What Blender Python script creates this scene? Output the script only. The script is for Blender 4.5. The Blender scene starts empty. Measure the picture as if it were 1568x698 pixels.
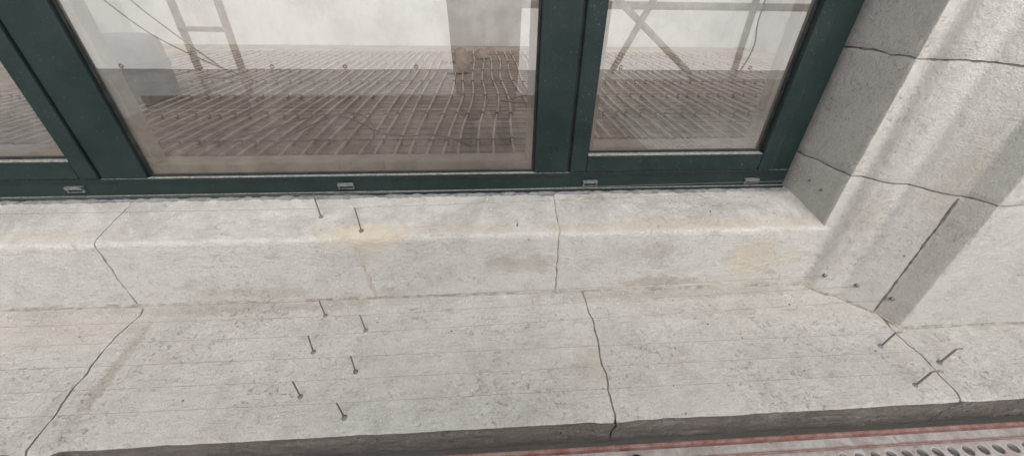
import bpy, math, random
from mathutils import Vector as V, Matrix, noise
random.seed(4)
S=bpy.context.scene
S.view_settings.view_transform='Standard'; S.view_settings.look='None'; S.view_settings.exposure=0
col=S.collection

# ---------------------------------------------------------------- camera
n=V((-14,880,570)).normalized(); Zc=-n
Xc=V((9500,-218,570)); Xc=(Xc-Zc*Xc.dot(Zc)).normalized(); Yc=Zc.cross(Xc)
CAM=V((0,-0.9,0.468))
right=V((Xc.x,Yc.x,Zc.x)); down=V((Xc.y,Yc.y,Zc.y)); fwd=V((Xc.z,Yc.z,Zc.z))
cam=bpy.data.cameras.new('camera'); co=bpy.data.objects.new('camera',cam); col.objects.link(co)
M=Matrix((( right.x,-down.x,-fwd.x,CAM.x),(right.y,-down.y,-fwd.y,CAM.y),(right.z,-down.z,-fwd.z,CAM.z),(0,0,0,1)))
co.matrix_world=M
cam.sensor_width=36; cam.lens=570/1568*36; cam.clip_start=0.02; cam.clip_end=500
S.camera=co

# ---------------------------------------------------------------- helpers
def link(o,parent=None):
    col.objects.link(o)
    if parent: o.parent=parent
    return o
def empty(name):
    e=bpy.data.objects.new(name,None); e.empty_display_size=.1; return link(e)
def mesh(name,verts,faces,mat=None,parent=None,smooth=False):
    me=bpy.data.meshes.new(name); me.from_pydata([tuple(v) for v in verts],[],faces); me.update()
    if mat: me.materials.append(mat)
    if smooth:
        for p in me.polygons: p.use_smooth=True
    return link(bpy.data.objects.new(name,me),parent)
BF=[(0,1,3,2),(4,6,7,5),(0,4,5,1),(2,3,7,6),(0,2,6,4),(1,5,7,3)]
def boxv(a,b):
    return [(x,y,z) for x in (a[0],b[0]) for y in (a[1],b[1]) for z in (a[2],b[2])]
def boxes(name,lst,mat,parent=None,bev=0.0,seg=2):
    vs=[];fs=[]
    for a,b in lst:
        k=len(vs); vs+=boxv(a,b); fs+=[tuple(i+k for i in f) for f in BF]
    o=mesh(name,vs,fs,mat,parent)
    if bev:
        m=o.modifiers.new('bev','BEVEL'); m.width=bev; m.segments=seg; m.limit_method='ANGLE'
    return o
def box(name,a,b,mat,parent=None,bev=0.0): return boxes(name,[(a,b)],mat,parent,bev)
def curve(name,lines,r,mat,parent=None,res=2,smooth=False):
    c=bpy.data.curves.new(name,'CURVE'); c.dimensions='3D'; c.bevel_depth=r; c.bevel_resolution=res; c.use_fill_caps=True
    for pts in lines:
        if smooth:
            s=c.splines.new('NURBS'); s.points.add(len(pts)-1); s.use_endpoint_u=True; s.order_u=3
        else:
            s=c.splines.new('POLY'); s.points.add(len(pts)-1)
        for i,p in enumerate(pts): s.points[i].co=(p[0],p[1],p[2],1)
    c.materials.append(mat)
    return link(bpy.data.objects.new(name,c),parent)
def lathe(name,prof,c,mat,parent=None,seg=24):
    vs=[];fs=[]
    for r,z in prof:
        for i in range(seg):
            a=2*math.pi*i/seg; vs.append((c[0]+r*math.cos(a),c[1]+r*math.sin(a),c[2]+z))
    for j in range(len(prof)-1):
        for i in range(seg):
            fs.append((j*seg+i,j*seg+(i+1)%seg,(j+1)*seg+(i+1)%seg,(j+1)*seg+i))
    return mesh(name,vs,fs,mat,parent,True)

# ---------------------------------------------------------------- materials
class NT:
    def __init__(s,name):
        s.m=bpy.data.materials.new(name); s.m.use_nodes=True; s.t=s.m.node_tree; s.t.nodes.clear()
        s.out=s.n('ShaderNodeOutputMaterial'); s.pos=s.n('ShaderNodeNewGeometry')
    def n(s,ty,**k):
        nd=s.t.nodes.new(ty)
        for a,b in k.items(): setattr(nd,a,b)
        return nd
    def l(s,a,b): s.t.links.new(a,b)
    def put(s,sock,v):
        if isinstance(v,bpy.types.NodeSocket): s.l(v,sock)
        else: sock.default_value=v
    def noise(s,scale,detail=4,rough=.55,vec=None,dist=0):
        nd=s.n('ShaderNodeTexNoise'); nd.inputs['Scale'].default_value=scale; nd.inputs['Detail'].default_value=detail
        nd.inputs['Roughness'].default_value=rough; nd.inputs['Distortion'].default_value=dist
        s.l(vec or s.pos.outputs['Position'],nd.inputs['Vector']); return nd.outputs['Fac']
    def math(s,op,a,b=0.0,c=None,clamp=False):
        nd=s.n('ShaderNodeMath',operation=op); nd.use_clamp=clamp
        s.put(nd.inputs[0],a); s.put(nd.inputs[1],b)
        if c is not None: s.put(nd.inputs[2],c)
        return nd.outputs[0]
    def rng(s,v,a,b,c=0.,d=1.):
        nd=s.n('ShaderNodeMapRange'); nd.interpolation_type='SMOOTHSTEP'
        s.l(v,nd.inputs[0])
        for i,x in enumerate((a,b,c,d)): nd.inputs[i+1].default_value=x
        return nd.outputs[0]
    def mix(s,f,a,b,mode='MIX'):
        nd=s.n('ShaderNodeMix',data_type='RGBA',blend_type=mode)
        s.put(nd.inputs[0],f); s.put(nd.inputs[6],a); s.put(nd.inputs[7],b); return nd.outputs[2]
    def bsdf(s,colr,rough=.8,metal=0,bump=None,bs=.3,bd=.002,spec=.3):
        p=s.n('ShaderNodeBsdfPrincipled'); s.put(p.inputs['Base Color'],colr); s.put(p.inputs['Roughness'],rough)
        p.inputs['Metallic'].default_value=metal; p.inputs['Specular IOR Level'].default_value=spec
        if bump is not None:
            b=s.n('ShaderNodeBump'); b.inputs['Strength'].default_value=bs; b.inputs['Distance'].default_value=bd
            s.l(bump,b.inputs['Height']); s.l(b.outputs[0],p.inputs['Normal'])
        s.l(p.outputs[0],s.out.inputs[0]); return p
def c4(r,g,b): return (r,g,b,1)

def stone(name,base=(.56,.545,.52),dark=(.42,.395,.36),topdirt=0.5,patches=(),grain=1.0,bumpk=1.0,pores=1.0):
    s=NT(name); P=s.pos.outputs['Position']
    big=s.noise(3.2,5,.6); mid=s.noise(14,7,.72); fine=s.noise(130,4,.8); vf=s.noise(330,3,.8)
    c=s.mix(s.rng(big,.35,.7),c4(*base),c4(*[b*.93 for b in base]))
    c=s.mix(s.math('MULTIPLY',s.rng(mid,.46,.70),.42),c,c4(*dark))
    st=s.noise(5.5,7,.75,dist=.6)
    c=s.mix(s.math('MULTIPLY',s.rng(st,.54,.74),.26),c,c4(.47,.40,.32))
    nz=s.n('ShaderNodeSeparateXYZ'); s.l(s.pos.outputs['Normal'],nz.inputs[0])
    up=s.rng(s.math('ABSOLUTE',nz.outputs[2]),.45,.95)
    dn=s.noise(10,8,.78)
    up2=s.math('MULTIPLY',up,s.rng(dn,.3,.66,.25,1.0))
    c=s.mix(s.math('MULTIPLY',up2,topdirt),c,c4(.30,.278,.25))
    c=s.mix(s.math('MULTIPLY',s.rng(s.noise(8,7,.75,dist=.5),.56,.66),.40),c,c4(.72,.70,.665))
    pm=s.rng(s.noise(5.5,6,.7,dist=.4),.42,.64,.08,1)
    pr=s.math('MULTIPLY',s.rng(s.noise(95,5,.9),.555,.635),pm)
    c=s.mix(s.math('MULTIPLY',pr,.66*pores),c,c4(.19,.17,.145))
    pl=s.math('MULTIPLY',s.rng(s.noise(80,5,.9),.56,.64),pm)
    c=s.mix(s.math('MULTIPLY',pl,.5*pores),c,c4(.78,.77,.74))
    # fine directional tooling scratches
    mp=s.n('ShaderNodeMapping'); mp.inputs['Scale'].default_value=(14,130,130); mp.inputs['Rotation'].default_value=(0,0,.12); s.l(P,mp.inputs[0])
    tl=s.noise(1.6,5,.8,vec=mp.outputs[0])
    c=s.mix(s.math('MULTIPLY',s.rng(tl,.56,.70),.22*grain),c,c4(.30,.28,.25))
    sp=s.noise(50,6,.9)
    c=s.mix(s.math('MULTIPLY',s.rng(sp,.56,.71),.26*grain),c,c4(.25,.23,.20))
    c=s.mix(s.math('MULTIPLY',s.rng(vf,.49,.73),.44*grain),c,c4(.23,.212,.185))
    c=s.mix(s.math('MULTIPLY',s.rng(fine,.28,.47,1,0),.48*grain),c,c4(.78,.77,.74))
    vo=s.n('ShaderNodeTexVoronoi'); vo.inputs['Scale'].default_value=42; s.l(P,vo.inputs['Vector'])
    sel=s.n('ShaderNodeSeparateColor'); s.l(vo.outputs['Color'],sel.inputs[0])
    rad=s.math('MULTIPLY',s.rng(sel.outputs[0],.92,1.0),.12)
    pit=s.rng(s.math('SUBTRACT',vo.outputs['Distance'],rad),-.03,.01,1,0)
    pit=s.math('MULTIPLY',pit,s.rng(sel.outputs[0],.92,.95))
    c=s.mix(s.math('MULTIPLY',pit,.6),c,c4(.14,.12,.10))
    for (ctr,rad3,colr,amt,sc) in patches:
        sub=s.n('ShaderNodeVectorMath',operation='SUBTRACT'); s.l(P,sub.inputs[0]); sub.inputs[1].default_value=ctr
        dv=s.n('ShaderNodeVectorMath',operation='DIVIDE'); s.l(sub.outputs[0],dv.inputs[0]); dv.inputs[1].default_value=rad3
        ln=s.n('ShaderNodeVectorMath',operation='LENGTH'); s.l(dv.outputs[0],ln.inputs[0])
        nn=s.noise(sc,6,.75)
        d=s.math('ADD',ln.outputs['Value'],s.math('MULTIPLY_ADD',nn,3.0,-1.5))
        c=s.mix(s.math('MULTIPLY',s.rng(d,.50,1.05,1,0),amt),c,c4(*colr))
    h=s.math('ADD',s.math('MULTIPLY',fine,.8),s.math('MULTIPLY',mid,.9))
    h=s.math('ADD',h,s.math('MULTIPLY',vf,.5))
    h=s.math('ADD',h,s.math('MULTIPLY',s.rng(sp,.3,.7),.6))
    h=s.math('SUBTRACT',h,s.math('MULTIPLY',pit,1.2))
    h=s.math('SUBTRACT',h,s.math('MULTIPLY',pr,.6))
    h=s.math('SUBTRACT',h,s.math('MULTIPLY',s.rng(tl,.5,.72),.35))
    s.bsdf(c,.92,0,h,.8*bumpk,.0048,.2)
    return s.m
m_sill=stone('limestone_sill',base=(.73,.71,.675),topdirt=.60,pores=.6,grain=.9,patches=[
  ((-.305,-.145,-.040),(.10,.060,.036),(.70,.63,.51),.85,30),
  ((-.29,-.15,-.075),(.035,.03,.04),(.66,.60,.50),.5,40),
  ((.70,-.15,-.13),(.085,.02,.085),(.68,.61,.49),.6,16),
  ((.80,-.15,-.13),(.05,.02,.06),(.66,.60,.50),.4,20),
  ((.46,-.15,-.205),(.12,.02,.022),(.40,.33,.26),.42,42),
  ((.42,-.15,-.10),(.06,.02,.03),(.46,.42,.37),.35,42),
  ((.08,-.15,-.13),(.12,.02,.035),(.46,.40,.335),.40,34),
  ((-.62,-.15,-.2),(.2,.02,.02),(.50,.46,.40),.35,30),
  ((.5,-.132,-.032),(.50,.020,.018),(.56,.475,.38),.5,16),
  ((-.2,-.130,-.032),(.30,.018,.02),(.56,.485,.40),.4,16),
  ((-1.1,-.130,-.032),(.25,.02,.02),(.52,.455,.385),.35,14)])
m_ledge=stone('limestone_ledge',base=(.69,.665,.625),topdirt=.34,pores=1.0,patches=[
  ((-1.05,-.22,-.25),(.18,.06,.05),(.56,.49,.41),.3,14),
  ((.225,-.36,-.27),(.03,.08,.05),(.48,.42,.35),.3,26),
  ((-.835,-.33,-.25),(.012,.16,.05),(.38,.34,.29),.5,40),
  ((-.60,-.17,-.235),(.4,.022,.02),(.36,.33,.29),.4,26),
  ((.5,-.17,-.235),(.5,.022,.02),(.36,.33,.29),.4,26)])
m_jamb=stone('limestone_jamb',base=(.73,.71,.67),dark=(.52,.50,.46),topdirt=.3,pores=.7,grain=.75,patches=[
  ((1.0,-.25,.15),(.05,.06,.1),(.48,.43,.37),.4,14),((1.2,-.3,.2),(.07,.06,.12),(.48,.43,.375),.5,14),
  ((.92,-.18,.02),(.05,.05,.06),(.54,.50,.44),.4,18)])
m_reveal=stone('limestone_grey_shaded',base=(.62,.60,.565),dark=(.47,.45,.42),topdirt=.2,grain=.8,bumpk=1.0)  # grey reveal stone; shade of the left-facing faces is put into its colour
m_fascia=stone('rough_dark_fascia',base=(.40,.36,.335),dark=(.26,.23,.21),topdirt=.1,grain=.7,bumpk=1.5,pores=.7)  # darker, bumpier stone for the face below the ledge edge
def simple(name,a,b=None,sc=20,rough=.7,metal=0,bs=.2,bd=.001,spec=.3,lo=.4,hi=.65):
    s=NT(name); nn=s.noise(sc,5,.65)
    c=s.mix(s.rng(nn,lo,hi),c4(*a),c4(*(b or [x*.75 for x in a])))
    s.bsdf(c,rough,metal,s.noise(sc*4,4,.6),bs,bd,spec); return s.m
m_mortar=simple('mortar_grey',(.40,.365,.32),(.25,.225,.20),60,.95,bs=.8,bd=.003)
m_mortar2=simple('mortar_pale',(.38,.345,.305),(.23,.205,.18),50,.95,bs=.8,bd=.003)
m_seal=simple('grey_sealant',(.20,.205,.205),(.12,.12,.125),40,.7,bs=.6,bd=.003)
m_pin=simple('pin_metal',(.24,.22,.195),(.14,.12,.105),300,.5,.5)
m_wire=simple('thin_wire',(.27,.25,.23),(.20,.18,.17),300,.45,.5)
m_black=simple('black_rubber',(.015,.015,.016),(.03,.03,.03),40,.6)
m_cable=simple('grey_cable',(.16,.15,.145),(.10,.095,.09),40,.6)
m_spacer=simple('beige_timber',(.58,.50,.43),(.46,.39,.33),14,.7)
m_pipe=simple('heating_pipe_plastic',(.50,.43,.37),(.35,.295,.25),9,.5)
m_clip=simple('clip_dark',(.08,.062,.05),(.13,.105,.09),20,.6)
m_meshw=simple('mesh_steel',(.24,.18,.145),(.16,.12,.10),20,.6,.3)
m_floor=simple('dusty_screed',(.32,.255,.205),(.19,.148,.118),5,.9,bs=.6,bd=.006)
m_wallin=simple('plaster_wall',(.60,.59,.58),(.46,.45,.44),2.5,.9)
m_tube=simple('galvanised_tube',(.46,.45,.44),(.30,.29,.28),15,.5,.3)
m_board=simple('scaffold_board_timber',(.20,.155,.125),(.12,.093,.076),12,.85,bs=.5)
m_concr=simple('street_paving',(.16,.155,.15),(.10,.10,.095),1.5,.9)
m_wallout=stone('facade_limestone',base=(.45,.44,.42),topdirt=.2)
m_roll=simple('grey_foam',(.22,.21,.21),(.14,.135,.135),8,.8)
m_white=simple('debris_white',(.76,.74,.70),(.5,.48,.45),60,.9)
m_cap=simple('drain_cap_plastic',(.10,.11,.11),(.2,.2,.2),120,.5)

s=NT('green_painted_aluminium')
nn=s.noise(9,6,.7); sc=s.noise(180,4,.7)
mp=s.n('ShaderNodeMapping'); mp.inputs['Scale'].default_value=(6,6,60); s.l(s.pos.outputs['Position'],mp.inputs[0])
streak=s.noise(4,5,.7,vec=mp.outputs[0])
c=s.mix(s.rng(nn,.35,.7),c4(.0085,.0200,.0200),c4(.013,.0265,.0262))
c=s.mix(s.math('MULTIPLY',s.rng(streak,.60,.8),.24),c,c4(.10,.115,.11))
c=s.mix(s.math('MULTIPLY',s.rng(sc,.60,.70),.35),c,c4(.20,.205,.20))
nz=s.n('ShaderNodeSeparateXYZ'); s.l(s.pos.outputs['Normal'],nz.inputs[0])
c=s.mix(s.math('MULTIPLY',s.rng(nz.outputs[2],.5,.95),s.rng(sc,.35,.6,.25,.85)),c,c4(.30,.29,.27))
s.bsdf(c,s.rng(nn,.3,.7,.42,.62),0,streak,.12,.0006,.35); m_green=s.m
s=NT('dusty_red_steel'); nn=s.noise(30,7,.8)
c=s.mix(s.rng(nn,.34,.68),c4(.19,.072,.06),c4(.30,.215,.195)); s.bsdf(c,.75,0,nn,.5,.001); m_red=s.m
s=NT('perforated_steel'); nn=s.noise(22,6,.75); n2=s.noise(90,4,.7)
c=s.mix(s.rng(nn,.4,.62),c4(.42,.40,.39),c4(.31,.27,.255)); c=s.mix(s.math('MULTIPLY',s.rng(n2,.55,.7),.5),c,c4(.16,.11,.10))
s.bsdf(c,.7,.1,nn,.5,.001); m_deck=s.m
# glass
s=NT('window_glass')
tr=s.n('ShaderNodeBsdfTransparent'); tr.inputs[0].default_value=(.93,.93,.91,1)
gl=s.n('ShaderNodeBsdfGlossy'); gl.inputs['Roughness'].default_value=.0; gl.inputs[0].default_value=(.97,.97,.96,1)
fr=s.n('ShaderNodeFresnel'); fr.inputs[0].default_value=1.55
f=s.math('MULTIPLY_ADD',fr.outputs[0],.9,.36,clamp=True)
mx=s.n('ShaderNodeMixShader'); s.l(f,mx.inputs[0]); s.l(tr.outputs[0],mx.inputs[1]); s.l(gl.outputs[0],mx.inputs[2])
df=s.n('ShaderNodeBsdfDiffuse'); df.inputs[0].default_value=(.50,.465,.43,1)
mp=s.n('ShaderNodeMapping'); mp.inputs['Scale'].default_value=(3,3,1); s.l(s.pos.outputs['Position'],mp.inputs[0])
d=s.math('ADD',s.rng(s.noise(5,6,.75,vec=mp.outputs[0]),.42,.8,.08,.20),s.rng(s.noise(160,3,.7),.66,.74,0,.3))
m2=s.n('ShaderNodeMixShader'); s.l(d,m2.inputs[0]); s.l(mx.outputs[0],m2.inputs[1]); s.l(df.outputs[0],m2.inputs[2])
s.l(m2.outputs[0],s.out.inputs[0]); m_glass=s.m
# sheeting
s=NT('white_scaffold_sheeting')
df=s.n('ShaderNodeBsdfDiffuse'); df.inputs[0].default_value=(.88,.88,.88,1)
tl=s.n('ShaderNodeBsdfTranslucent'); tl.inputs[0].default_value=(.84,.84,.84,1)
b=s.n('ShaderNodeBump'); b.inputs['Distance'].default_value=.03; b.inputs['Strength'].default_value=.5; s.l(s.noise(3,4,.5),b.inputs['Height'])
s.l(b.outputs[0],df.inputs['Normal'])
mx=s.n('ShaderNodeMixShader'); mx.inputs[0].default_value=.55; s.l(df.outputs[0],mx.inputs[1]); s.l(tl.outputs[0],mx.inputs[2]); s.l(mx.outputs[0],s.out.inputs[0]); m_sheet=s.m

# ---------------------------------------------------------------- stone extrusions
def resample(prof,step):
    pts=[]
    for i in range(len(prof)-1):
        a=V(prof[i]); b=V(prof[i+1]); L=(b-a).length; k=max(1,int(L/step))
        for j in range(k): pts.append(a.lerp(b,j/k))
    pts.append(V(prof[-1])); return pts
def extr(name,prof,c0,c1,mp,sg,mat,parent,step=.007,amp=.0012,j0=None,j1=None,gap=.0018,chip=(),inset=0.0,extra=None,matfn=None,jamp=.005,ero=.0012,zig=.003):
    pts=resample(prof,step); m=len(pts); nc=max(2,int((c1-c0)/step)+1)
    nr=[]
    for i in range(m):
        t=(pts[min(i+1,m-1)]-pts[max(i-1,0)]).normalized(); nr.append(V((-t.y,t.x))*sg)
    vs=[];fs=[]
    cols=[('cap0',0)]+[('r',k/(nc-1)) for k in range(nc)]+[('cap1',1)]
    def jit(q,j): return noise.noise(V(q)*9+V((j*7.3,0,0)))*jamp+noise.noise(V(q)*32+V((j*2.1,4,0)))*zig
    for kind,t in cols:
        for i in range(m):
            a=pts[i]
            e0=c0+(gap if j0 is not None else 0); e1=c1-(gap if j1 is not None else 0)
            q=mp(a.x,a.y,0)
            if j0 is not None: e0+=jit(q,j0)+noise.noise(V(q)*70+V((j0*3,5,0)))*.0018
            if j1 is not None: e1+=jit(q,j1)+noise.noise(V(q)*70+V((j1*3,9,0)))*.0018
            c=e0+(e1-e0)*t
            p=V(mp(a.x,a.y,c))
            d=amp*noise.noise(p*11)+amp*.6*noise.noise(p*45)-inset
            for (cc,w,k) in chip:
                dist=(a-V(cc)).length
                if dist<w:
                    d-=max(0,noise.noise(p*30+V((3,1,7)))-.05)*k*(1-dist/w)
            if extra: d+=extra(p)
            if j0 is not None and c-e0<.009: d-=ero*(1-(c-e0)/.009)**2*(1+noise.noise(p*70))
            if j1 is not None and e1-c<.009: d-=ero*(1-(e1-c)/.009)**2*(1+noise.noise(p*70))
            if kind!='r': d-=.02
            b=a+nr[i]*d
            vs.append(mp(b.x,b.y,c))
    for k in range(len(cols)-1):
        for i in range(m-1):
            fs.append((k*m+i,k*m+i+1,(k+1)*m+i+1,(k+1)*m+i))
    o=mesh(name,vs,fs,mat,parent,True)
    o.data.set_sharp_from_angle(angle=math.radians(42))
    if matfn:
        for mm in matfn[0]: o.data.materials.append(mm)
        for p in o.data.polygons:
            i=p.index%(m-1); p.material_index=matfn[1](pts[i])
    return o
mx_=lambda a,b,c:(c,a,b)
mz_=lambda a,b,c:(a,b,c)

sill=empty('stone_window_sill')
sp=[(.05,.0),(-.001,-.001),(-.127,-.0298),(-.140,-.0345),(-.1465,-.040),(-.1495,-.048),(-.150,-.236)]
extr('mortar_bed',sp,-1.88,.89,mx_,-1,m_mortar,sill,step=.02,amp=.0006,inset=.0034)
xs=[(-1.86,-.905,None,1),(-.905,.172,1,2),(.172,.874,2,None)]
for a,b,j0,j1 in xs:
    extr('sill_block',sp,a,b,mx_,-1,m_sill,sill,j0=j0,j1=j1,chip=[((-.143,-.040),.03,.004)],amp=.0013)

ledge=empty('stone_ledge')
s2=math.tan(math.radians(9.2))
def lz(y): return -.2285+(y+.15)*s2
lp=[(-.10,lz(-.10)),(-.470,lz(-.470)),(-.479,lz(-.479)-.0015),(-.483,lz(-.48)-.006),(-.480,-.30),(-.472,-.385),(-.40,-.392)]
extr('mortar_bed',lp,-2.6,2.6,mx_,-1,m_mortar,ledge,step=.02,amp=.0006,inset=.0046)
def sst(a,b,x):
    t=max(0,min(1,(x-a)/(b-a))); return t*t*(3-2*t)
def ridge(p):
    f=sst(-.16,-.26,p.y); xx=p.x+.004*noise.noise(p*14)
    d=.008*f*(1-sst(-.844,-.830,xx))*sst(-.93,-.885,xx)
    d+=.003*f*sst(.205,.220,xx)*(1-sst(.262,.30,xx))
    if p.z<lz(-.483)-.012:
        d-=.003*max(0,1-abs(noise.noise(V((p.x*5,0,p.z*55))))*9)+.002*noise.noise(V((p.x*12,2,p.z*60)))
    return d
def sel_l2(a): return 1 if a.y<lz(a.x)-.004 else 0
for a,b,j0,j1 in [(-2.6,-.883,None,3),(-.883,.256,3,4),(.256,1.030,4,5),(1.030,2.6,5,None)]:
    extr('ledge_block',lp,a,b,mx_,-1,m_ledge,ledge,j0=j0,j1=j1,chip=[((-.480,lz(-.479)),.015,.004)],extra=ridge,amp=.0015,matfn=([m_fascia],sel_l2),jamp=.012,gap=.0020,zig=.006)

def ribbon(name,path,w,mat,parent,up,wn=.4,th=.0012):
    vs=[];fs=[];up=V(up)
    for i,p in enumerate(path):
        p=V(p); t=(V(path[min(i+1,len(path)-1)])-V(path[max(0,i-1)])).normalized()
        sd=t.cross(up).normalized(); ww=w*(1+wn*2*noise.noise(p*60))
        for k,h in ((-1,-1),(-.4,1),(.4,1),(1,-1)):
            vs.append(p+sd*ww*k*.5+up*(h*th))
    for i in range(len(path)-1):
        for k in range(3): fs.append((i*4+k,i*4+k+1,(i+1)*4+k+1,(i+1)*4+k))
    return mesh(name,vs,fs,mat,parent,True)
path=[(x*.006-1.88,-.1532+.0014*noise.noise(V((x*.1,3,0))),lz(-.154)+.0020+.001*noise.noise(V((x*.13,0,5)))) for x in range(int(2.77/.006))]
ribbon('mortar_fillet',path,.012,m_mortar2,ledge,(0,-.6,.8),.7)
path=[(x*.006-1.86,-.009+.0015*noise.noise(V((x*.08,3,0))),-.001+.001*noise.noise(V((x*.2,0,5)))) for x in range(int(2.71/.006))]
ribbon('sealant_bead',path,.016,m_seal,sill,(0,-.5,.86),.6,.002)
pk=[(-.325+.022*t+.006*noise.noise(V((t*6,0,0))),-.1514,-.06-.165*t) for t in [i/40 for i in range(41)]]
ribbon('hairline_crack',pk,.006,simple('crack_fill',(.50,.46,.40),(.38,.35,.31),50,.9),sill,(0,-1,0),.8,.0004)

# ---------------------------------------------------------------- jambs
JP=[(.845,.06),(.845,-.002),(.8585,-.1435),(.8600,-.1452),(.884,-.1475),(.888,-.151),(.898,-.170),(.922,-.188),(.946,-.193),(.953,-.195),(.964,-.209),(1.010,-.2495),(1.018,-.253),(1.0430,-.2970),(1.0450,-.2992),(1.06,-.300),(2.6,-.300)]
def jamb(name,mirror):
    root=empty(name)
    P=[((-.965-x) if mirror else x,y) for x,y in JP]
    sg=-1 if not mirror else 1
    full=P
    def selm(a):  # left-facing strips take the stone with shade in its colour
        x=a.x if not mirror else -.965-a.x
        if x<.8595: return 1
        if 1.0175<x<1.0415: return 1
        return 0
    extr('mortar_core',full,-.26,2.4,mz_,sg,m_mortar,root,step=.03,amp=0,inset=.0035)
    zs=[(-.262,.101,None,11),(.101,.362,11,12),(.362,.72,12,13),(.72,1.6,13,14),(1.6,2.4,14,None)]
    for a,b,j0,j1 in zs:
        fine = not mirror and a<.7
        k=next(i for i,p in enumerate(JP) if p[0]>1.05)
        A=full[:k+1]+[((1.42,-.300) if not mirror else (-.965-1.42,-.300))]
        extr('jamb_block',A,a,b,mz_,sg,m_jamb,root,step=.007 if fine else .02,j0=j0,j1=j1,matfn=([m_reveal],selm),amp=.0008,jamp=.008,ero=.0008,gap=.0019,
             chip=[((.860,-.144),.015,.006),((1.046,-.299),.012,.006)] if not mirror else ())
        B=[A[-1],full[-1]]
        B=[(B[0][0]+(.004 if not mirror else -.004),-.3),B[1]]
        extr('wall_block',B,a,b,mz_,sg,m_jamb,root,step=.02,j0=j0,j1=j1,amp=.0014)
    return root
jr=jamb('stone_window_jamb',False)
jl=jamb('stone_window_jamb',True)
def jsurf(y):
    for (x0,y0),(x1,y1) in zip(JP[1:],JP[2:]):
        if y1<=y<=y0 and y0!=y1: return x0+(x1-x0)*(y-y0)/(y1-y0)
    return 1.04
ribbon('vertical_joint',[(1.0145+.0015*noise.noise(V((0,i*.12,0))),-.2525,-.245+i*.006) for i in range(58)],.0055,simple('joint_dark',(.20,.18,.16),(.13,.12,.10),60,.95),jr,(-.5,-.85,0),.6)
path=[]
for i in range(len(JP)-1):
    a=V(JP[i]);b=V(JP[i+1])
    if JP[i][1]<-.13 and JP[i][0]<1.5:
        k=max(1,int((b-a).length/.006))
        for j in range(k):
            q=a.lerp(b,j/k)
            if q.x<1.6: path.append((q.x-.002,q.y-.003,lz(q.y)+.002))
ribbon('base_joint',path,.008,m_mortar2,jr,(-.45,-.5,.74),.7)
box('lintel',(-2.6,-.29,1.62),(2.4,.3,2.4),m_wallout,empty('stone_lintel'),.01)

# ---------------------------------------------------------------- window
win=empty('green_framed_window')
TOP=1.55
F=[]
xl,xr=-1.81,.829
F+=[((xl,0,-.004),(xr,.07,.055)),((xl,0,TOP),(xr,.07,TOP+.06)),
    ((xl,0,.055),(xl+.05,.07,TOP)),((.777,0,.055),(xr,.07,TOP)),
    ((-.954,0,.055),(-.848,.07,TOP)),((.121,0,.055),(.2105,.07,TOP))]
boxes('outer_frame',F,m_green,win,.003)
box('frame_drip_lip',(xl,-.006,.0),(xr,.001,.010),m_green,win,.0015)
box('frame_groove',(xl+.001,-.0008,.0425),(xr-.001,.001,.0445),m_black,win)
def sash(x0,x1,z0=.058,z1=TOP-.003,w=.0435,wr=.047):
    L=[((x0,-.007,z0),(x0+w,.06,z1)),((x1-w,-.007,z0),(x1,.06,z1)),((x0+w,-.0068,z0),(x1-w,.06,z0+wr)),((x0+w,-.0068,z1-wr),(x1-w,.06,z1))]
    boxes('sash_frame',L,m_green,win,.0035)
    return x0+w,x1-w,z0+wr,z1-wr
g2=sash(.2145,.7755)
g0=sash(-1.757,-.9555)
g1=(-.848,.121,.055,TOP)
seams=[((.2105,.004,.055),(.2145,.05,TOP)),((-.9555,.004,.055),(-.9545,.05,TOP)),((.7755,.004,.055),(.777,.05,TOP)),((.2145,.004,.0552),(.7755,.05,.058)),((-1.757,.004,.0552),(-.9555,.05,.058))]
boxes('seal_seams',seams,m_black,win)
for i,(x0,x1,z0,z1) in enumerate((g0,g1,g2)):
    g=.006
    y0=.014
    boxes('glazing_gasket',[((x0,y0-.004,z0),(x0+g,y0+.004,z1)),((x1-g,y0-.004,z0),(x1,y0+.004,z1)),((x0+g,y0-.0038,z0),(x1-g,y0+.004,z0+g)),((x0+g,y0-.0038,z1-g),(x1-g,y0+.004,z1))],m_black,win,.001)
    mesh('glass_pane',[(x0+.001,y0,z0+.001),(x1-.001,y0,z0+.001),(x1-.001,y0,z1-.001),(x0+.001,y0,z1-.001)],[(0,1,2,3)],m_glass,win)
    wb=.028 if i==1 else .014; w=.019
    boxes('inner_lining',[((x0-.01,.024,z0-.02),(x1+.01,.075,z0+wb)),((x0-.01,.0245,z0+wb),(x0+w,.060,z1)),((x1-w,.0245,z0+wb),(x1+.01,.060,z1))],m_spacer,win,.002)
for x,z in ((-1.028,.027),(-.370,.025),(.274,.022),(.729,.021)):
    boxes('drain_cap',[((x-.020,-.009,z+.003),(x+.020,.001,z+.010)),((x-.020,-.006,z-.006),(x-.0165,.001,z+.003)),((x+.0165,-.006,z-.006),(x+.020,.001,z+.003)),((x-.0165,-.0045,z-.0065),(x+.0165,.001,z-.004))],m_cap,win,.001)
    boxes('drain_slot',[((x-.0165,-.002,z-.004),(x+.0165,-.0005,z+.003))],m_black,win)
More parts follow.
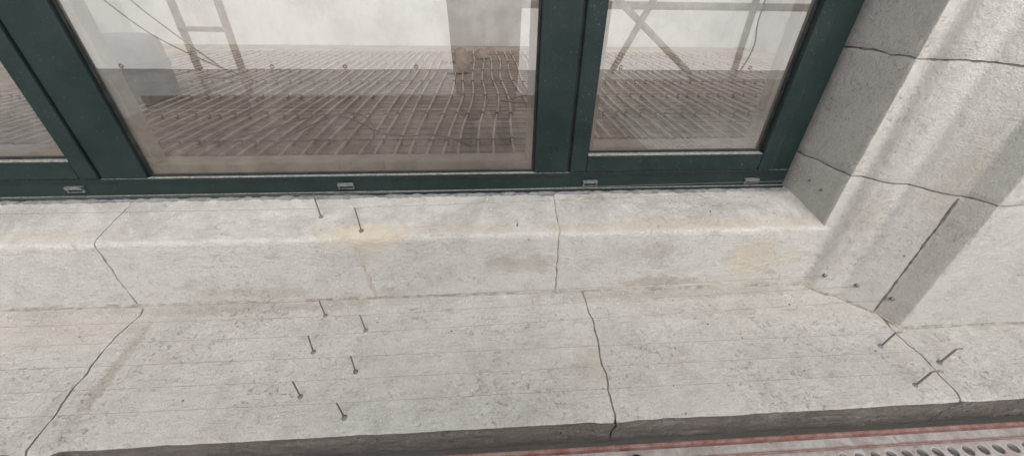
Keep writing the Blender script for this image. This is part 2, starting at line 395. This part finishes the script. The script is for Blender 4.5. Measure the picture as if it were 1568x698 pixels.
# ---------------------------------------------------------------- bird wire pins
wires=empty('bird_deterrent_wires')
def silz(y): return y*.222-.002
def pin(x,y,zb,h,lx=0,ly=0):
    p=empty('steel_wire_pin')
    top=(x+lx,y+ly,zb+h)
    curve('rod',[[(x,y,zb-.01),(x+lx*.5,y+ly*.5,zb+h*.5),top]],.0016,m_pin,p)
    lathe('base_plug',[(.0001,.0025),(.0035,.0025),(.0055,.001),(.0062,-.003)],(x,y,zb+.0005),m_seal,p,14)
    return top
rowsL=[(-.418,-.080),(-.309,-.129)]
topsS=[pin(x,y,silz(y),.064,random.uniform(-.003,.002)) for x,y in rowsL]
A=[(-.420,-.202),(-.309,-.249),(-.417,-.301),(-.308,-.353),(-.410,-.403),(-.306,-.450)]
topsL=[pin(x,y,lz(y),.054,random.uniform(-.004,.003),random.uniform(-.002,.002)) for x,y in A]
anch=[]
for y,z in ((-.176,-.178),(-.213,-.184),(-.262,-.188)):
    x=jsurf(y); anch.append((x-.006,y-.004,z))
    sroot=empty('wall_screw_eye')
    o=lathe('head',[(.0001,.006),(.003,.006),(.0035,.002),(.0055,.0015),(.0055,0)],(0,0,0),m_pin,sroot,16)
    o.matrix_world=Matrix.Translation((x,y,z))@V((-.7,-.7,0)).to_track_quat('Z','Y').to_matrix().to_4x4()
hooks=[]
for x,y in ((.952,-.348),(1.060,-.396),(.952,-.445)):
    p=empty('steel_hook_pin'); zb=lz(y)
    t1=(x+.020,y+.004,zb+.042); t2=(x+.034,y+.004,zb+.0425)
    curve('rod',[[(x,y,zb-.01),(x+.010,y+.002,zb+.02),(x+.0185,y+.004,zb+.040),t1,t2]],.0021,m_pin,p)
    lathe('base_plug',[(.0001,.002),(.005,.002),(.007,-.003)],(x,y,zb),m_seal,p,14)
    hooks.append(t1)
anS=[]
for y,z in ((-.055,.048),(-.095,.040)):
    x=.8495+(-y)*.09
    sroot=empty('wall_screw_eye'); anS.append((x-.006,y,z))
    o=lathe('head',[(.0001,.006),(.003,.006),(.0035,.002),(.0055,.0015),(.0055,0)],(0,0,0),m_pin,sroot,16)
    o.matrix_world=Matrix.Translation((x-.001,y,z))@V((-1,-.1,0)).to_track_quat('Z','Y').to_matrix().to_4x4()
W=[]
ends=anch+hooks
for i,t in enumerate(topsL):
    e=ends[i]; t=(t[0],t[1],t[2]-.001)
    W.append([(-1.84,t[1]+.01,t[2]-.004),t,e])
for t,e in zip(topsS,anS):
    W.append([(-1.79,t[1],t[2]+.002),(t[0],t[1],t[2]-.001),e])
curve('tension_wires',W,.00036,m_wire,wires,1)

vs=[];fs=[]
def crumb(c,r):
    k=len(vs)
    for d in ((1,0,0),(-1,0,0),(0,1,0),(0,-1,0),(0,0,1),(0,0,-.4)):
        vs.append(V(c)+V(d)*r*random.uniform(.6,1.2))
    for f in ((0,2,4),(2,1,4),(1,3,4),(3,0,4),(2,0,5),(1,2,5),(3,1,5),(0,3,5)): fs.append(tuple(i+k for i in f))
for i in range(900):
    x=random.uniform(-1.3,1.4)
    if random.random()<.6: y=-.16-abs(random.gauss(0,.05))
    else: y=random.uniform(-.47,-.16)
    if y<-.47: continue
    if x>.87 and y>-.30: continue
    crumb((x,y,lz(y)+.0008),random.uniform(.0007,.0026))
for i in range(320):
    x=random.uniform(-1.3,.84); y=-.005-abs(random.gauss(0,.04))
    if y>-.12: crumb((x,y,silz(y)+.001),random.uniform(.0006,.0022))
mesh('mortar_crumbs',vs,fs,m_white)
vs=[];fs=[]
for x,y in ((.72,-.40),(.55,-.27),(.62,-.30),(.30,-.19),(.93,-.36),(-.1,-.26),(.4,-.42),(-.65,-.4),(.8,-.22)):
    crumb((x,y,lz(y)+.0005),random.uniform(.002,.0040))
for x,y in ((.068,-.125),(.07,-.118),(.58,-.09)): crumb((x,y,silz(y)+.001),.0035)
for i in range(110):
    x=random.uniform(-1.2,1.0); y=random.uniform(-.46,-.16)
    if x>.87 and y>-.30: continue
    crumb((x,y,lz(y)+.0003),random.uniform(.0006,.0015))
mesh('dark_grit',vs,fs,m_clip)

# ---------------------------------------------------------------- interior
room=empty('interior_room')
FZ=-.30
box('floor_slab',(-5,.16,FZ-.1),(4.2,5.4,FZ),m_floor,room)
box('back_wall',(-5,5.4,FZ-.1),(4.2,5.6,2.6),m_wallin,room)
box('side_wall',(-5.2,.3,FZ-.1),(-5,5.6,2.6),m_wallin,room)
box('side_wall',(4.2,.3,FZ-.1),(4.4,5.6,2.6),m_wallin,room)
box('parapet_under_window',(-2.4,.03,-.6),(2.2,.16,-.006),m_wallin,room)
pp=empty('underfloor_heating_pipes')
lines=[];clips=[]
x=-3.7;k=0
while x<3.2:
    ph=random.uniform(0,6); pts=[]
    for i in range(26):
        y=.30+i*.175
        xx=x+.012*math.sin(y*1.7+ph)+.07*noise.noise(V((x*1.2,y*.7,0)))+.16*max(0,1.8-y)*noise.noise(V((x*.9,4,0)))
        pts.append((xx,y,FZ+.022+.004*math.sin(y*5+ph)))
    lines.append(pts)
    for i in range(2,26,3):
        p=pts[i]; j=random.uniform(-.02,.02)
        clips.append(((p[0]-.013,p[1]-.005+j,FZ),(p[0]+.013,p[1]+.005+j,FZ+.036)))
    x+=.098+random.uniform(-.012,.012); k+=1
curve('pipe_run',lines,.0075,m_pipe,pp,2,True)
boxes('pipe_clips',clips,m_clip,pp,.003,1)
gr=empty('steel_reinforcement_mesh')
L=[]
y=.25
while y<4.8: L.append([(-3.9,y,FZ+.007),(3.6,y,FZ+.007)]); y+=.1
x=-3.9
while x<3.6: L.append([(x,.2,FZ+.003),(x,4.8,FZ+.003)]); x+=.1
curve('mesh_bars',L,.0028,m_meshw,gr,1)
cab=empty('loose_cable')
cp=[(-1.55,1.0,FZ+.045),(-1.3,1.25,FZ+.05),(-1.0,1.45,FZ+.11),(-.75,1.25,FZ+.13),(-.55,1.15,FZ+.05),(-.25,1.25,FZ+.045),(-.1,1.05,FZ+.04)]
cp2=[(-1.15,1.05,FZ+.04),(-1.05,1.35,FZ+.07),(-.8,1.5,FZ+.12),(-.6,1.2,FZ+.06),(-.65,1.0,FZ+.04)]
cp3=[(.15,2.0,FZ+.04),(.35,2.2,FZ+.05),(.55,2.05,FZ+.05),(.4,1.85,FZ+.04),(.1,1.95,FZ+.05)]
curve('cable',[cp,cp2,cp3],.0045,m_clip,cab,2,True)
rl=empty('insulation_roll')
lathe('roll_body',[(.0001,.36),(.05,.36),(.06,.40),(.22,.41),(.27,.385),(.28,.33),(.27,.04),(.25,0),(.0001,0)],(-2.62,2.15,FZ+.035),m_roll,rl,36)
lathe('roll_band',[(.276,.2),(.285,.2),(.285,.25),(.276,.25)],(-2.62,2.15,FZ+.035),m_black,rl,36)
for i in range(7):
    x=random.uniform(-.6,.7); y=random.uniform(3.2,4.6); h=random.uniform(.05,.12)
    pr=[(.0001,h),(.04,h*.95),(.07,h*.6),(.085,h*.25),(.09,0)]
    o=lathe('rubble_lump',pr,(x,y,FZ+.02),m_floor,None,9)
    for v in o.data.vertices: v.co+=V((noise.noise(v.co*20),noise.noise(v.co*20+V((5,0,0))),noise.noise(v.co*20+V((0,5,0)))))*.02

# ---------------------------------------------------------------- scaffold (outside, behind the camera)
sc=empty('scaffold')
DZ=-.33
def perf(name,x0,x1,y0,y1,pitch,r,mat,parent,z):
    vs=[];fs=[]; nx=int((x1-x0)/pitch); ny=int((y1-y0)/pitch); N=12
    px=(x1-x0)/nx; py=(y1-y0)/ny
    for i in range(nx):
        for j in range(ny):
            cx=x0+(i+.5)*px; cy=y0+(j+.5)*py; k=len(vs)
            for q in range(N):
                a=2*math.pi*q/N+math.pi/4
                ca,sa=math.cos(a),math.sin(a); mxx=max(abs(ca),abs(sa))
                vs.append((cx+ca/mxx*px/2,cy+sa/mxx*py/2,z))
                vs.append((cx+ca*r*1.25,cy+sa*r*1.25,z+.0015)); vs.append((cx+ca*r,cy+sa*r,z+.001)); vs.append((cx+ca*r*.95,cy+sa*r*.95,z-.006))
            for q in range(N):
                w=(q+1)%N
                for h in range(3): fs.append((k+q*4+h,k+w*4+h,k+w*4+h+1,k+q*4+h+1))
    return mesh(name,vs,fs,mat,parent)
perf('perforated_plank',-2.4,2.6,-.82,-.545,.034,.010,m_deck,sc,DZ)
boxes('plank_edge_lip',[((-2.4,-.545,DZ-.03),(2.6,-.5415,DZ+.004)),((-2.4,-.521,DZ-.04),(2.6,-.514,DZ+.010))],m_red,sc,.002)
box('plank_flange',(-2.4,-.5415,DZ-.008),(2.6,-.521,DZ-.003),m_deck,sc)
box('plank_rear_lip',(-2.4,-.835,DZ-.04),(2.6,-.82,DZ+.006),m_red,sc,.002)
perf('mesh_plank',.95,2.6,-2.0,-.86,.034,.009,m_tube,sc,DZ)
bl=[]
for i in range(5): bl.append(((-2.5,-.86-.228*i-.222,DZ-.03),(.94,-.86-.228*i,DZ+.002)))
boxes('timber_boards',bl,m_board,sc,.003)
box('toe_board',(.9,-2.04,DZ),(2.6,-2.01,DZ+.22),m_tube,sc,.003)
box('toe_board',(-2.5,-2.04,DZ),(.89,-2.01,DZ+.10),m_board,sc,.003)
R=.0242
curve('standards',[[(-2.05,-2.06,-4.2),(-2.05,-2.06,2.2)],[(1.93,-2.06,-4.2),(1.93,-2.06,2.2)],[(-1.72,-2.0,-.35),(-1.72,-2.0,2.1)]],R,m_tube,sc,4)
curve('guard_rails',[[(.2,-1.97,.37),(2.7,-1.97,.37)],[(-2.6,-1.99,.80),(2.7,-1.99,.80)],[(-2.6,-1.99,DZ-.06),(2.7,-1.99,DZ-.06)],[(-2.05,-2.06,DZ-.07),(-2.05,-.50,DZ-.07)],[(1.93,-2.06,DZ-.07),(1.93,-.50,DZ-.07)]],R,m_tube,sc,4)
curve('ladder_rungs',[[(-2.05,-2.03,z),(-1.72,-2.0,z)] for z in (-.1,.2,.5,.8,1.1)],.016,m_tube,sc,3)
curve('diagonal_braces',[[(.80,-1.93,.47),(1.62,-1.93,-.14)],[(1.24,-1.90,.66),(.84,-1.90,-.18)]],R*.9,m_tube,sc,4)
curve('tied_cables',[[(-2.5,-1.95,.9),(-2.3,-1.95,.45),(-2.0,-1.93,.15),(-1.75,-1.93,-.08)],[(-2.7,-1.95,.8),(-2.35,-1.95,.3),(-2.0,-1.93,.05),(-1.6,-1.93,-.12)],[(1.95,-1.96,.6),(1.9,-1.95,.3),(1.98,-1.95,.1),(1.88,-1.95,-.1)]],.0045,m_cable,sc,2,True)
vs=[];fs=[];nx=90;nz=24
for i in range(nx+1):
    for j in range(nz+1):
        x=-3.0+6.0*i/nx; z=-.07+1.25*j/nz
        y=-2.14+.03*noise.noise(V((x*1.6,z*1.0,0)))+.012*noise.noise(V((x*5,z*2,3)))
        vs.append((x,y,z))
for i in range(nx):
    for j in range(nz):
        a=i*(nz+1)+j; fs.append((a,a+1,a+nz+2,a+nz+1))
sh=empty('white_sheeting'); mesh('sheet',vs,fs,m_sheet,sh,True)
for i in range(11):
    x=-2.6+.52*i; o=lathe('eyelet',[(.006,0),(.009,.003),(.014,.003),(.016,0)],(0,0,0),m_pin,sh,14)
    o.matrix_world=Matrix.Translation((x,-2.10,-.045))@Matrix.Rotation(math.radians(-90),4,'X')
lathe('rubber_end_cap',[(.0001,.020),(.010,.018),(.016,.010),(.018,0),(.018,-.02)],(.283,-.552,DZ+.004),m_black,None,20)

# ---------------------------------------------------------------- ground, facade below
mesh('ground',[(-150,-150,-4.3),(150,-150,-4.3),(150,150,-4.3),(-150,150,-4.3)],[(0,1,2,3)],m_concr)
fb=empty('stone_facade')
box('lower_wall',(-8,-.40,-4.3),(8,-.1,-.393),m_wallout,fb)
box('side_wall_a',(2.601,-.3,-.392),(8,.2,2.4),m_wallout,fb)
box('side_wall_b',(-8,-.3,-.392),(-3.566,.2,2.4),m_wallout,fb)

# ---------------------------------------------------------------- photographer
def skin(name,pts,edges,rad,mat,parent,sub=2,root=0):
    me=bpy.data.meshes.new(name); me.from_pydata(pts,edges,[]); me.update(); me.materials.append(mat)
    o=link(bpy.data.objects.new(name,me),parent)
    m=o.modifiers.new('Skin','SKIN'); m.use_smooth_shade=True
    d=me.skin_vertices[0].data
    for i,r in enumerate(rad): d[i].radius=(r,r) if not isinstance(r,tuple) else r; d[i].use_root=(i==root)
    s_=o.modifiers.new('Sub','SUBSURF'); s_.levels=sub; s_.render_levels=sub
    return o
person=empty('photographer')
m_trs=simple('dark_trousers',(.012,.013,.016),(.02,.02,.024),30,.9)
m_jkt=simple('dark_jacket',(.025,.022,.024),(.04,.036,.036),20,.85)
m_skin=simple('skin',(.50,.30,.22),(.44,.26,.19),12,.55)
m_hair=simple('hair',(.03,.02,.015),(.05,.035,.025),90,.7)
m_vest=simple('red_vest',(.35,.03,.02),(.25,.02,.015),20,.8)
PY=-1.36
skin('trousers',[(0,PY-.05,.56),(-.082,PY-.03,.46),(-.088,PY+.05,.10),(-.092,PY-.02,-.24),(.082,PY-.03,.46),(.088,PY+.05,.10),(.092,PY-.02,-.24)],[(0,1),(1,2),(2,3),(0,4),(4,5),(5,6)],[.17,.135,.105,.085,.135,.105,.085],m_trs,person)
for sx in (-1,1):
    skin('boot',[(sx*.10,PY-.05,-.27),(sx*.105,PY+.05,-.285),(sx*.12,PY+.17,-.295)],[(0,1),(1,2)],[.055,.048,.036],m_black,person)
skin('jacket',[(0,PY-.05,.40),(0,PY-.02,.62),(0,PY,.80),(0,PY+.10,1.00),(0,PY+.15,1.08),(-.17,PY+.13,1.04),(-.27,PY+.16,.76),(-.11,PY+.38,.53),(.17,PY+.13,1.04),(.27,PY+.16,.76),(.11,PY+.38,.53)],
 [(0,1),(1,2),(2,3),(3,4),(3,5),(5,6),(6,7),(3,8),(8,9),(9,10)],[.19,.17,.15,.15,.07,.065,.05,.036,.065,.05,.036],m_jkt,person)
skin('vest_panel',[(-.15,PY+.05,.42),(-.15,PY+.06,.70),(-.13,PY+.08,.90)],[(0,1),(1,2)],[.05,.05,.05],m_vest,person)
skin('neck_and_head',[(0,PY+.16,1.10),(0,PY+.21,1.18),(0,PY+.25,1.25),(0,PY+.28,1.32)],[(0,1),(1,2),(2,3)],[.055,.058,.088,.07],m_skin,person)
skin('nose',[(0,PY+.325,1.245),(0,PY+.350,1.215)],[(0,1)],[.010,.013],m_skin,person)
for sx in (-1,1):
    skin('ear',[(sx*.085,PY+.235,1.23),(sx*.088,PY+.235,1.265)],[(0,1)],[.012,.014],m_skin,person)
    skin('eye',[(sx*.032,PY+.325,1.262),(sx*.034,PY+.3255,1.262)],[(0,1)],[.008,.008],m_black,person)
skin('mouth',[(-.02,PY+.315,1.185),(.02,PY+.315,1.185)],[(0,1)],[.006,.006],m_vest,person)
skin('hair_cap',[(0,PY+.18,1.25),(0,PY+.20,1.33),(0,PY+.27,1.385)],[(0,1),(1,2)],[.075,.088,.06],m_hair,person)
for sx in (-1,1):
    hx=sx*.088
    skin('palm',[(sx*.11,PY+.37,.53),(sx*.10,PY+.405,.505),(hx,PY+.425,.475)],[(0,1),(1,2)],[.026,.030,.030],m_skin,person)
    for f in range(4):
        z=.50-.018*f; skin('finger_%d'%(f+1),[(hx,PY+.425,z),(sx*.098,PY+.445,z),(sx*.088,PY+.455,z),(sx*.072,PY+.453,z)],[(0,1),(1,2),(2,3)],[.010,.009,.0085,.007],m_skin,person,1)
    skin('thumb',[(hx,PY+.40,.49),(sx*.075,PY+.412,.505),(sx*.06,PY+.415,.50)],[(0,1),(1,2)],[.012,.010,.008],m_skin,person,1)
ph=box('mobile_phone',(-.08,-.038,-.006),(.08,.038,.002),m_black,person,.003)
ph.matrix_world=Matrix.Translation(CAM-fwd*.022)@M.to_3x3().to_4x4()

# ---------------------------------------------------------------- light
w=bpy.data.worlds.new('World'); S.world=w; w.use_nodes=True
nt=w.node_tree; bg=nt.nodes['Background']; sky=nt.nodes.new('ShaderNodeTexSky'); sky.sky_type='NISHITA'; sky.sun_disc=False
az=math.radians(174); el=math.radians(47)
sky.sun_elevation=el; sky.sun_rotation=az; sky.air_density=1; sky.dust_density=3.5; sky.ozone_density=1
hs=nt.nodes.new('ShaderNodeHueSaturation'); hs.inputs['Saturation'].default_value=.3
nt.links.new(sky.outputs[0],hs.inputs['Color']); nt.links.new(hs.outputs[0],bg.inputs[0]); bg.inputs[1].default_value=.15
sd=V((math.sin(az)*math.cos(el),math.cos(az)*math.cos(el),math.sin(el)))
sl=bpy.data.lights.new('sun','SUN'); sl.energy=3.1; sl.angle=math.radians(60); sl.color=(1,.98,.95)
so=bpy.data.objects.new('sun',sl); link(so); so.rotation_euler=sd.to_track_quat('Z','Y').to_euler()
